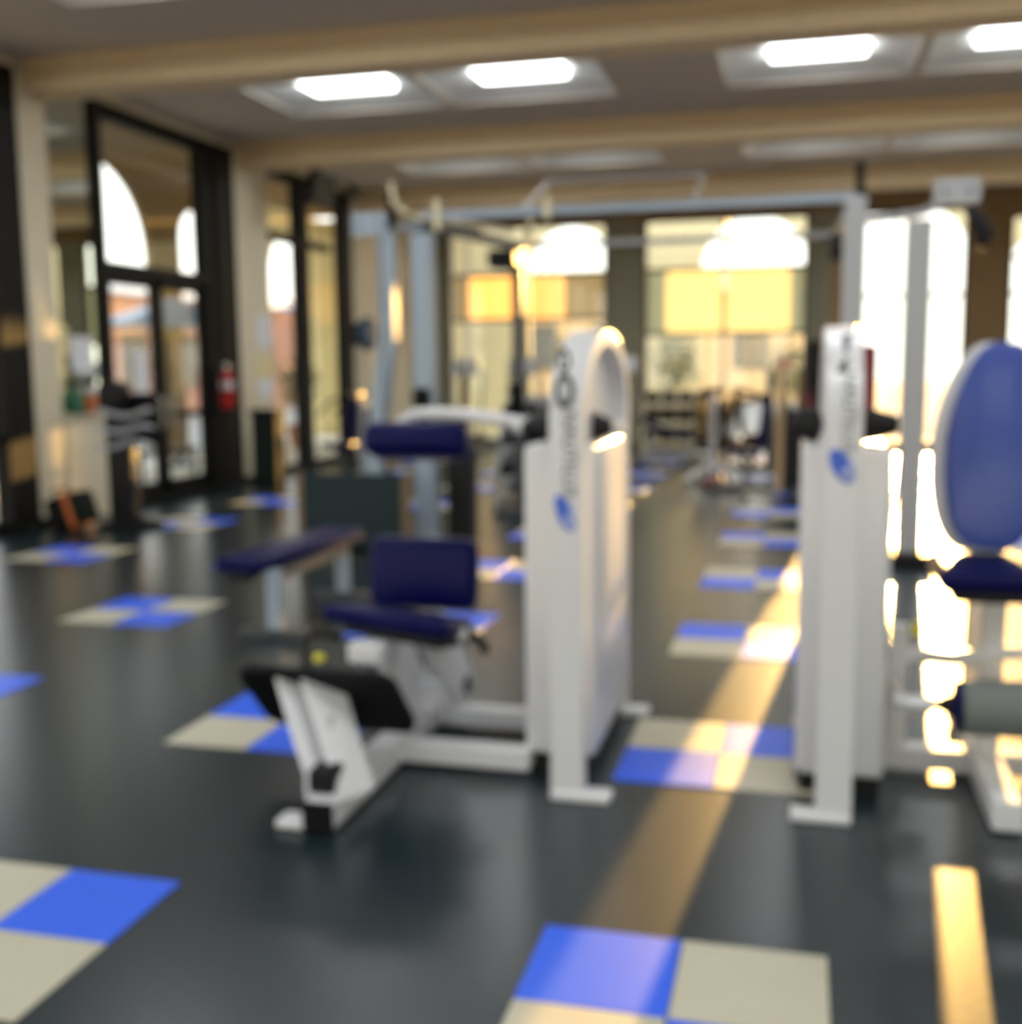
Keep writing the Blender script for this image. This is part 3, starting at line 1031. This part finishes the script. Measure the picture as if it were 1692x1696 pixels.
for xa, xb, z in ((-3.16, -2.84, 2.88), (1.66, 2.0, 2.94)):
    M = Matrix.Translation(((xa + xb) / 2, 6.44, z)) @ Matrix.Rotation(PI / 2, 4, 'X')
    bm = newbm()
    prism(bm, rounded(xb - xa, 0.19, 0.03), 0.03, M)
    pl = obj('pulley_plate', bm, 'tube_blue_grey' if xa < 0 else 'grey_steel', CC)
    for s in (-0.09, 0.09):
        quick('bolt', 'dark_steel', pl, cyl, ((xa + xb) / 2 + s, 6.405, z), ((xa + xb) / 2 + s, 6.39, z), 0.018, n=10)
quick('pulley', 'black_plastic', CC, tube, [(1.90, 6.42, 2.80), (1.98, 6.42, 2.74), (2.04, 6.42, 2.62), (2.02, 6.42, 2.50)], [0.03, 0.06, 0.075, 0.045], 12, smooth=True)
quick('pulley_box', 'black_plastic', CC, rbox, Vector((-2.33, 8.6, 2.74)), (0.30, 0.45, 0.18), 0.03, 2)
quick('pulley_box', 'black_plastic', CC, rbox, Vector((1.0, 8.2, 2.70)), (0.14, 0.3, 0.22), 0.03, 2)
quick('grip', 'black_rubber', CC, cyl, (-2.82, 6.48, 2.86), (-2.82, 6.48, 3.14), 0.04, smooth=True)
quick('grip', 'black_rubber', CC, cyl, (1.12, 6.6, 2.95), (1.12, 6.6, 3.22), 0.035, smooth=True)
quick('pull_handle', 'cream_paint_and_sun', CC, tube, [(-2.78, 6.4, 3.22), (-2.76, 6.4, 3.05), (-2.68, 6.45, 2.96), (-2.55, 6.5, 2.92), (-2.36, 7.6, 2.98), (-2.2, 8.4, 3.0)], 0.022, 10, smooth=True)  # sunlit bars, the light put into the cream colour
for x, y, z0, z1 in ((-2.42, 6.55, 2.82, 3.08), (-1.43, 6.55, 2.88, 3.06), (-2.02, 8.4, 2.90, 3.12)):
    quick('pull_handle', 'cream_paint_and_sun', CC, cyl, (x, y, z0), (x, y, z1), 0.032, n=12, smooth=True)
for x, y in ((-2.57, 6.6), (-2.30, 9.0), (1.09, 6.6)):
    quick('weight_stack', 'black_plastic', CC, rbox, Vector((x + (0.28 if x < 0 else -0.0), y + 0.18, 0.52)), (0.24, 0.18, 0.98), 0.01, 1)
    bm = newbm()
    for s in (-0.07, 0.07):
        cyl(bm, (x + (0.28 if x < 0 else 0) + s, y + 0.18, 1.0), (x + (0.28 if x < 0 else 0) + s, y + 0.18, 2.8), 0.012, n=8)
    obj('guide_rod', bm, 'chrome', CC, smooth=True)
    quick('base_foot', 'dark_steel', CC, rbox, Vector((x, y, 0.03)), (0.5, 0.5, 0.06), 0.012, 2)
for x, y in ((1.58, 6.6), (-3.05, 6.5)):
    quick('base_foot', 'black_plastic', CC, rbox, Vector((x, y, 0.05)), (0.34, 0.5, 0.10), 0.02, 2)
for x, y in ((-2.57, 6.48), (-2.30, 8.9)):
    quick('counterweight', 'black_rubber', CC, rbox, Vector((x, y, 1.22)), (0.15, 0.12, 0.46), 0.04, 3, smooth=True)
for xa in (-2.9, 1.4):
    quick('cable', 'black_plastic', CC, cyl, (xa, 6.42, 0.4), (xa, 6.42, 2.8), 0.006, n=6)

# low shield panel in front of the crossover
t = thing('shield_panel', 'dark teal shield panel standing low before the cable machine', 'panel', (-3.1, 6.0, 0))
quick('panel', 'dark_teal', t, rbox, Vector((-3.06, 6.02, 0.40)), (0.92, 0.03, 0.64), 0.01, 1)
quick('edge_post', 'bronze', t, box, -2.60, -2.54, 5.99, 6.05, 0.0, 0.72)
quick('edge_post', 'bronze', t, box, -3.58, -3.52, 5.99, 6.05, 0.0, 0.72)
quick('foot', 'dark_steel', t, rbox, Vector((-3.5, 6.02, 0.02)), (0.08, 0.4, 0.04), 0.01, 1)
quick('foot', 'dark_steel', t, rbox, Vector((-2.6, 6.02, 0.02)), (0.08, 0.4, 0.04), 0.01, 1)

# flat bench at left
t = thing('flat_bench', 'narrow blue topped exercise bench standing left of the foot plate machine', 'bench', (-2.5, 3.7, 0))
MB_ = Matrix.Translation((-2.52, 3.70, 0.455)) @ Matrix.Rotation(math.radians(-4), 4, 'Z')
bm = newbm()
rbox(bm, Vector((0, 0, 0)), (0.32, 1.45, 0.09), 0.035, 4)
bm.transform(MB_)
obj('bench_pad', bm, 'navy_vinyl', t, smooth=True)
for x, y in ((-2.38, 3.10), (-2.42, 4.25)):
    quick('leg', 'tube_blue_grey', t, bar, (x, y, 0.02), (x, y, 0.42), 0.08, 0.08, bevel=0.006)
quick('foot', 'dark_steel', t, box, -2.60, -2.18, 3.06, 3.14, 0.0, 0.06, bevel=0.006)
quick('foot', 'dark_steel', t, box, -2.64, -2.20, 4.21, 4.29, 0.0, 0.06, bevel=0.006)
quick('spine', 'dark_steel', t, box, -2.44, -2.36, 3.1, 4.25, 0.34, 0.41, bevel=0.006)
quick('hinge', 'black_plastic', t, rbox, Vector((-2.56, 3.05, 0.39)), (0.16, 0.12, 0.06), 0.02, 2, smooth=True)

# ================================================================== racks and machines further back


def dumbbell(loc, r, L, axis, label, group):
    t = thing('dumbbell', label, 'dumbbell', loc, group)
    x, y, z = loc
    d = Vector((1, 0, 0)) if axis == 'X' else Vector((0, 1, 0))
    c = Vector((x, y, z + r))
    quick('handle', 'chrome', t, cyl, c - d * L * 0.3, c + d * L * 0.3, 0.016, n=8)
    for s in (-1, 1):
        quick('head', 'black_rubber', t, lathe, c + d * s * L * 0.35 - d * L * 0.14, [(r * 0.8, 0), (r, L * 0.05), (r, L * 0.23), (r * 0.8, L * 0.28)], axis=axis, n=12, smooth=True)
    return t


def dumbbell_rack(x0, x1, y, levels, m, label, group, cnt, r, where):
    t = thing('dumbbell_rack', label, 'dumbbell rack', ((x0 + x1) / 2, y, 0))
    for x in (x0, x1):
        bm = newbm()
        bar(bm, (x, y - 0.25, 0.0), (x, y - 0.25, 0.30), 0.06, 0.06)
        bar(bm, (x, y - 0.25, 0.03), (x, y + 0.25, 0.03), 0.06, 0.06)
        bar(bm, (x, y - 0.22, 0.25), (x, y + 0.2, levels[-1] + 0.12), 0.06, 0.08)
        bar(bm, (x, y + 0.22, 0.0), (x, y + 0.22, levels[-1] + 0.1), 0.06, 0.06)
        obj('side_frame', bm, m, t)
    quick('back_panel', m, t, box, x0, x1, y + 0.26, y + 0.28, 0.1, levels[-1] + 0.26)
    for k, z in enumerate(levels):
        yy = y - 0.16 + 0.12 * k
        quick('shelf', m, t, box, x0, x1, yy - 0.16, yy + 0.12, z - 0.025, z)
        quick('shelf_lip', m, t, box, x0, x1, yy - 0.18, yy - 0.16, z - 0.03, z + 0.05)
        n = cnt
        for q in range(n):
            xx = x0 + (x1 - x0) * (q + 0.5) / n
            dumbbell((xx, yy - 0.02, z), r, 0.26, 'Y', 'black dumbbell on the %s shelf of the %s, %s' % (('bottom', 'middle', 'top')[k], where, ('leftmost', 'second from the left', 'third from the left', 'rightmost')[q]), group)


dumbbell_rack(-2.08, -0.85, 17.6, (0.22, 0.56, 0.90), 'cream_paint_and_sun', 'cream dumbbell rack before the yellow shaded far window', 'dumbbells on the cream rack', 4, 0.12, 'cream far rack')
dumbbell_rack(-2.74, -1.85, 9.9, (0.32, 0.66, 1.02), 'grey_steel', 'grey dumbbell rack just left of the hooped white tower', 'dumbbells on the grey rack', 4, 0.09, 'grey nearer rack')

# small navy bench before the cream rack
t = thing('incline_bench', 'small navy incline bench before the cream dumbbell rack', 'bench', (-1.5, 16.6, 0))
quick('seat', 'navy_vinyl', t, rbox, Vector((-1.15, 16.3, 0.42)), (0.45, 0.3, 0.08), 0.03, 2, Matrix.Rotation(math.radians(5), 4, 'Y'), smooth=True)
quick('backrest', 'navy_vinyl', t, rbox, Vector((-1.72, 16.5, 0.58)), (0.75, 0.3, 0.08), 0.03, 2, Matrix.Rotation(math.radians(24), 4, 'Y'), smooth=True)
for p, q_ in (((-1.9, 16.5, 0), (-1.75, 16.5, 0.52)), ((-1.15, 16.5, 0), (-1.2, 16.5, 0.4))):
    quick('leg', 'grey_steel', t, bar, p, q_, 0.06, 0.06)
quick('base', 'grey_steel', t, box, -1.95, -1.1, 16.46, 16.54, 0.0, 0.06)

# plate tree
t = thing('plate_tree', 'white plate tree with splayed feet and maroon base cap', 'plate rack', (-0.45, 12.6, 0))
quick('post', 'white_steel', t, box, -0.49, -0.41, 12.56, 12.64, 0.05, 1.22)
for s in (-1, 1):
    quick('foot', 'white_steel', t, bar, (-0.45 + s * 0.05, 12.6, 0.28), (-0.45 + s * 0.34, 12.45, 0.03), 0.09, 0.06)
    quick('foot', 'white_steel', t, bar, (-0.45 + s * 0.05, 12.6, 0.28), (-0.45 + s * 0.34, 12.8, 0.03), 0.09, 0.06)
quick('base_cap', 'maroon', t, rbox, Vector((-0.45, 12.42, 0.04)), (0.28, 0.12, 0.08), 0.02, 2)
quick('top_cap', 'bronze', t, rbox, Vector((-0.45, 12.6, 1.27)), (0.34, 0.12, 0.10), 0.03, 2)
PEGS = [(-1, 0.95), (1, 0.95), (-1, 0.60), (1, 0.60)]
for s, z in PEGS:
    quick('peg', 'chrome', t, cyl, (-0.45, 12.6, z), (-0.45 + s * 0.34, 12.6, z + 0.02), 0.02, n=8)
k = 0
for (s, z), r, wh in zip(PEGS, (0.21, 0.22, 0.17, 0.16), ('upper left', 'upper right', 'lower left', 'lower right')):
    for q in range(2):
        x = -0.45 + s * (0.12 + q * 0.085)
        bm = newbm()
        lathe(bm, (x - 0.03, 12.6, z + 0.01), [(r * 0.2, 0), (r * 0.9, 0.0), (r, 0.012), (r, 0.048), (r * 0.9, 0.06), (r * 0.2, 0.06)], axis='X', n=20)
        p = obj('weight_plate', bm, 'black_rubber', None, smooth=True)
        tag(p, 'black weight plate on the %s peg of the white plate tree, %s one' % (wh, ('inner', 'outer')[q]), 'weight plate', 'plates on the white plate tree')


def station(name, label, cat, x, y, face, seat_m, frame_m, post_m, H=1.5, shroud=True, post_x=0.4):
    """seated press station seen in the distance; face = direction the user faces (+1/-1 along x)"""
    t = thing(name, label, cat, (x, y, 0))
    quick('base_beam', frame_m, t, box, x - 0.6, x + 0.6, y - 0.05, y + 0.05, 0.0, 0.08)
    quick('base_beam', frame_m, t, box, x - face * 0.55 - 0.05, x - face * 0.55 + 0.05, y - 0.4, y + 0.4, 0.0, 0.08)
    quick('seat', seat_m, t, rbox, Vector((x + face * 0.1, y, 0.50)), (0.42, 0.38, 0.09), 0.035, 3, smooth=True)
    quick('backrest', seat_m, t, rbox, Vector((x - face * 0.16, y, 0.92)), (0.10, 0.34, 0.72), 0.04, 3, Matrix.Rotation(-face * math.radians(8), 4, 'Y'), smooth=True)
    quick('seat_post', frame_m, t, bar, (x + face * 0.05, y, 0.05), (x + face * 0.1, y, 0.46), 0.08, 0.08)
    quick('back_post', frame_m, t, bar, (x - face * 0.35, y, 0.05), (x - face * 0.22, y, 1.2), 0.08, 0.08)
    quick('upright', post_m, t, box, x + post_x - 0.05, x + post_x + 0.05, y - 0.06, y + 0.06, 0.0, H)
    for s in (-1, 1):
        quick('press_handle', 'black_rubber', t, tube, [(x - face * 0.25, y + s * 0.3, 1.25), (x + face * 0.1, y + s * 0.34, 1.15), (x + face * 0.28, y + s * 0.28, 0.95)], 0.025, 8, smooth=True)
    if shroud:
        quick('weight_shroud', 'black_plastic', t, rbox, Vector((x - face * 0.52, y, 0.55)), (0.22, 0.42, 1.02), 0.02, 2)
    return t


s1 = station('press_station', 'navy seat press station with a tall sunlit tan upright, centre background', 'weight machine', 0.10, 11.6, -1, 'navy_vinyl', 'dark_steel', 'sunlit_tan', H=1.62, post_x=0.36)
quick('upright_tip', 'red', s1, cyl, (0.50, 11.55, 1.55), (0.50, 11.55, 1.72), 0.03, n=10)
s2 = station('press_station', 'dark press station with brown padding between sunlit tan upright and right tower', 'weight machine', 1.0, 13.2, 1, 'maroon', 'bronze', 'bronze', H=1.5, post_x=-0.3)
quick('sun_blocker', 'black_plastic', s2, rbox, Vector((1.02, 13.45, 0.98)), (0.52, 0.26, 1.94), 0.03, 2)  # hidden box added to block low sun and trim the floor strip
station('press_station', 'navy padded press station by the left glass wall', 'weight machine', -5.75, 12.3, -1, 'navy_vinyl', 'dark_steel', 'grey_steel', H=1.15, post_x=0.3)
station('press_station', 'black press station beside the plate tree in the far centre', 'weight machine', -0.05, 14.8, 1, 'black_rubber', 'dark_steel', 'dark_steel', H=1.5, post_x=0.3)


def cardio(x, y, label, m2='dark_steel'):
    t = thing('elliptical_trainer', label, 'exercise machine', (x, y, 0), 'cardio machines along the far windows')
    quick('base_rail', m2, t, box, x - 0.3, x + 0.3, y - 0.7, y + 0.8, 0.0, 0.1)
    quick('flywheel_cover', 'black_plastic', t, lathe, (x - 0.12, y - 0.35, 0.48), [(0.30, 0), (0.38, 0.03), (0.38, 0.21), (0.30, 0.24)], axis='X', n=20, smooth=True)
    quick('mast', 'black_plastic', t, bar, (x, y - 0.3, 0.3), (x, y - 0.1, 1.5), 0.14, 0.12)
    quick('console', 'grey_steel', t, rbox, Vector((x, y - 0.1, 1.62)), (0.52, 0.10, 0.30), 0.03, 2, Matrix.Rotation(math.radians(-25), 4, 'X'), smooth=True)
    for s in (-1, 1):
        quick('arm_lever', 'dark_steel', t, tube, [(x + s * 0.28, y - 0.1, 0.35), (x + s * 0.3, y, 1.1), (x + s * 0.27, y + 0.15, 1.5)], 0.025, 8)
        quick('pedal', 'black_rubber', t, rbox, Vector((x + s * 0.2, y + 0.2, 0.3)), (0.16, 0.42, 0.06), 0.02, 1)


cardio(-2.12, 15.2, 'grey topped elliptical trainer just right of the hooped white tower')
cardio(-4.3, 17.4, 'elliptical trainer before the peach shaded window, nearest the grey pilaster')
cardio(-5.4, 17.4, 'elliptical trainer before the peach shaded window, nearest the left wall')

# ================================================================== things along the left wall
# accessory stand with curved cable bars
t = thing('accessory_stand', 'black stand hung with curved cable bars beside the glass doors', 'stand', (-6.05, 7.15, 0))
quick('base', 'black_rubber', t, lathe, (-6.0, 7.15, 0), [(0.34, 0), (0.34, 0.03), (0.22, 0.08), (0.12, 0.12)], smooth=True)
quick('column', 'black_plastic', t, rbox, Vector((-6.06, 7.15, 0.62)), (0.24, 0.24, 1.06), 0.04, 2, smooth=True)
quick('head', 'black_plastic', t, rbox, Vector((-6.12, 7.15, 1.36)), (0.28, 0.30, 0.32), 0.09, 4, smooth=True)
quick('back_plate', 'black_rubber', t, rbox, Vector((-6.02, 7.30, 1.12)), (0.60, 0.05, 0.55), 0.04, 2)
for q, z in enumerate((1.20, 1.04, 0.88)):
    pts = [(-6.22 + 0.09 * k, 6.99 - 0.03 * math.sin(k), z + 0.035 * math.cos(k * 0.9 + q)) for k in range(8)]
    b = quick('cable_bar', 'grey_steel', None, tube, pts, 0.026, 8, smooth=True)
    tag(b, 'curved grey cable bar on the black stand, %s' % ('topmost', 'in the middle', 'lowest')[q], 'cable bar', 'cable bars on the stand')
    quick('peg', 'black_plastic', t, cyl, (-6.0, 7.28, z - 0.04), (-6.0, 6.95, z - 0.04), 0.012, n=8)
# gym bag
t = thing('gym_bag', 'black gym bag with an orange stripe leaning at the low wall', 'bag', (-6.55, 6.95, 0))
BM_ = Matrix.Translation((-6.56, 6.95, 0.19)) @ Matrix.Rotation(math.radians(-18), 4, 'Y')
for nm, m, cx, sx, h in (('body', 'black_rubber', -0.06, 0.22, 0.36), ('stripe', 'orange', 0.08, 0.06, 0.375), ('end_panel', 'dark_green', 0.16, 0.10, 0.34)):
    bm = newbm()
    rbox(bm, Vector((cx, 0, 0)), (sx, 0.34 if nm != 'stripe' else 0.35, h), 0.025 if nm == 'stripe' else 0.04, 3)
    bm.transform(BM_)
    obj(nm, bm, m, t, smooth=True)
bm = newbm()
tube(bm, [(-0.05, -0.1, 0.17), (-0.05, -0.1, 0.26), (-0.05, 0.1, 0.26), (-0.05, 0.1, 0.17)], 0.012, 8)
bm.transform(BM_)
obj('handle', bm, 'black_rubber', t, smooth=True)
# ledge items
t = thing('spray_bottle', 'green spray bottle on the ledge before the mirror', 'bottle', (-6.93, 7.70, 1.15))
quick('body', 'green_plastic', t, lathe, (-6.93, 7.70, 1.15), [(0.055, 0), (0.06, 0.02), (0.06, 0.20), (0.025, 0.27), (0.022, 0.31)], n=16, smooth=True)
quick('trigger_head', 'black_plastic', t, rbox, Vector((-6.93, 7.69, 1.49)), (0.05, 0.13, 0.06), 0.015, 2)
t = thing('tissue_box', 'orange tissue box on the ledge near the black door post', 'box', (-6.93, 7.98, 1.15))
quick('carton', 'orange', t, rbox, Vector((-6.94, 7.98, 1.25)), (0.10, 0.18, 0.20), 0.008, 1)
quick('tissue', 'paper', t, lathe, (-6.94, 7.98, 1.35), [(0.02, 0), (0.05, 0.05), (0.035, 0.09), (0.01, 0.11)], n=7)
for y0, y1, z0, z1, m, lab in ((7.72, 8.10, 1.62, 2.0, 'paper', 'white paper sheet taped to the mirror'), (7.55, 7.68, 1.8, 2.1, 'paper_yellow', 'pale yellow note taped to the mirror edge')):
    tag(quick('paper_sheet', m, None, box, XL + 0.001, XL + 0.004, y0, y1, z0, z1), lab, 'paper')
# notices on the strip beside the second column
for z0, z1, m, lab in ((1.95, 2.40, 'paper', 'white notice on the cream strip beside the second column, uppermost'), (1.52, 1.78, 'paper_yellow', 'yellow notice on the cream strip beside the second column, middle'), (1.22, 1.48, 'paper', 'white notice on the cream strip beside the second column, lowest')):
    tag(quick('wall_notice', m, None, box, XL - 0.019, XL - 0.012, 12.10, 12.56, z0, z1), lab, 'notice')
# fire extinguisher on the thick black post
t = thing('fire_extinguisher', 'red fire extinguisher with white label on the black door post', 'fire extinguisher', (-6.86, 10.88, 1.10))
quick('cylinder', 'red', t, lathe, (-6.86, 10.88, 1.10), [(0.07, 0), (0.085, 0.02), (0.085, 0.42), (0.05, 0.50), (0.03, 0.52)], n=18, smooth=True)
quick('label_band', 'paper', t, lathe, (-6.86, 10.88, 1.36), [(0.0865, 0), (0.0865, 0.10)], n=18, smooth=True)
quick('valve', 'chrome', t, rbox, Vector((-6.86, 10.88, 1.66)), (0.06, 0.12, 0.07), 0.012, 2)
quick('hose', 'black_rubber', t, tube, [(-6.86, 10.83, 1.66), (-6.83, 10.74, 1.64), (-6.81, 10.73, 1.5), (-6.81, 10.76, 1.25)], 0.014, 8, smooth=True)
quick('bracket', 'dark_steel', t, box, XL + 0.04, -6.90, 10.82, 10.94, 1.35, 1.40)
# green bin by the second column
t = thing('waste_bin', 'tall dark green waste bin at the foot of the second column', 'bin', (-6.42, 11.15, 0))
bm = newbm()
M = Matrix.Translation((-6.40, 11.15, 0.0))
prism(bm, rounded(0.36, 0.36, 0.04), 1.0, M)
obj('body', bm, 'dark_green', t)
bm = newbm()
prism(bm, rounded(0.40, 0.40, 0.05), 0.08, Matrix.Translation((-6.40, 11.15, 1.0)))
obj('lid', bm, 'dark_green', t, bevel=0.01)
# wall fan and monitor
t = thing('wall_fan', 'round blue wall fan near the last black post', 'fan', (-6.72, 15.3, 2.2))
quick('cage', 'fan_blue', t, lathe, (-6.62, 15.3, 2.2), [(0.26, 0), (0.29, 0.03), (0.29, 0.10), (0.25, 0.16), (0.1, 0.18)], axis='X', n=24, smooth=True)
quick('motor', 'black_plastic', t, lathe, (-6.80, 15.3, 2.2), [(0.08, 0), (0.20, 0.03), (0.20, 0.18)], axis='X', n=16, smooth=True)
quick('bracket', 'black_plastic', t, bar, (-6.97, 15.3, 2.2), (-6.78, 15.3, 2.2), 0.06, 0.06)
t = thing('hanging_monitor', 'black monitor hung high before the left glass wall', 'monitor', (-6.3, 12.95, 4.2))
quick('screen', 'black_plastic', t, rbox, Vector((-6.3, 12.95, 4.25)), (0.14, 0.8, 0.5), 0.03, 2, Matrix.Rotation(math.radians(12), 4, 'Y'))
quick('hanger', 'black_plastic', t, box, -6.36, -6.30, 12.92, 12.98, 4.4, ZC)
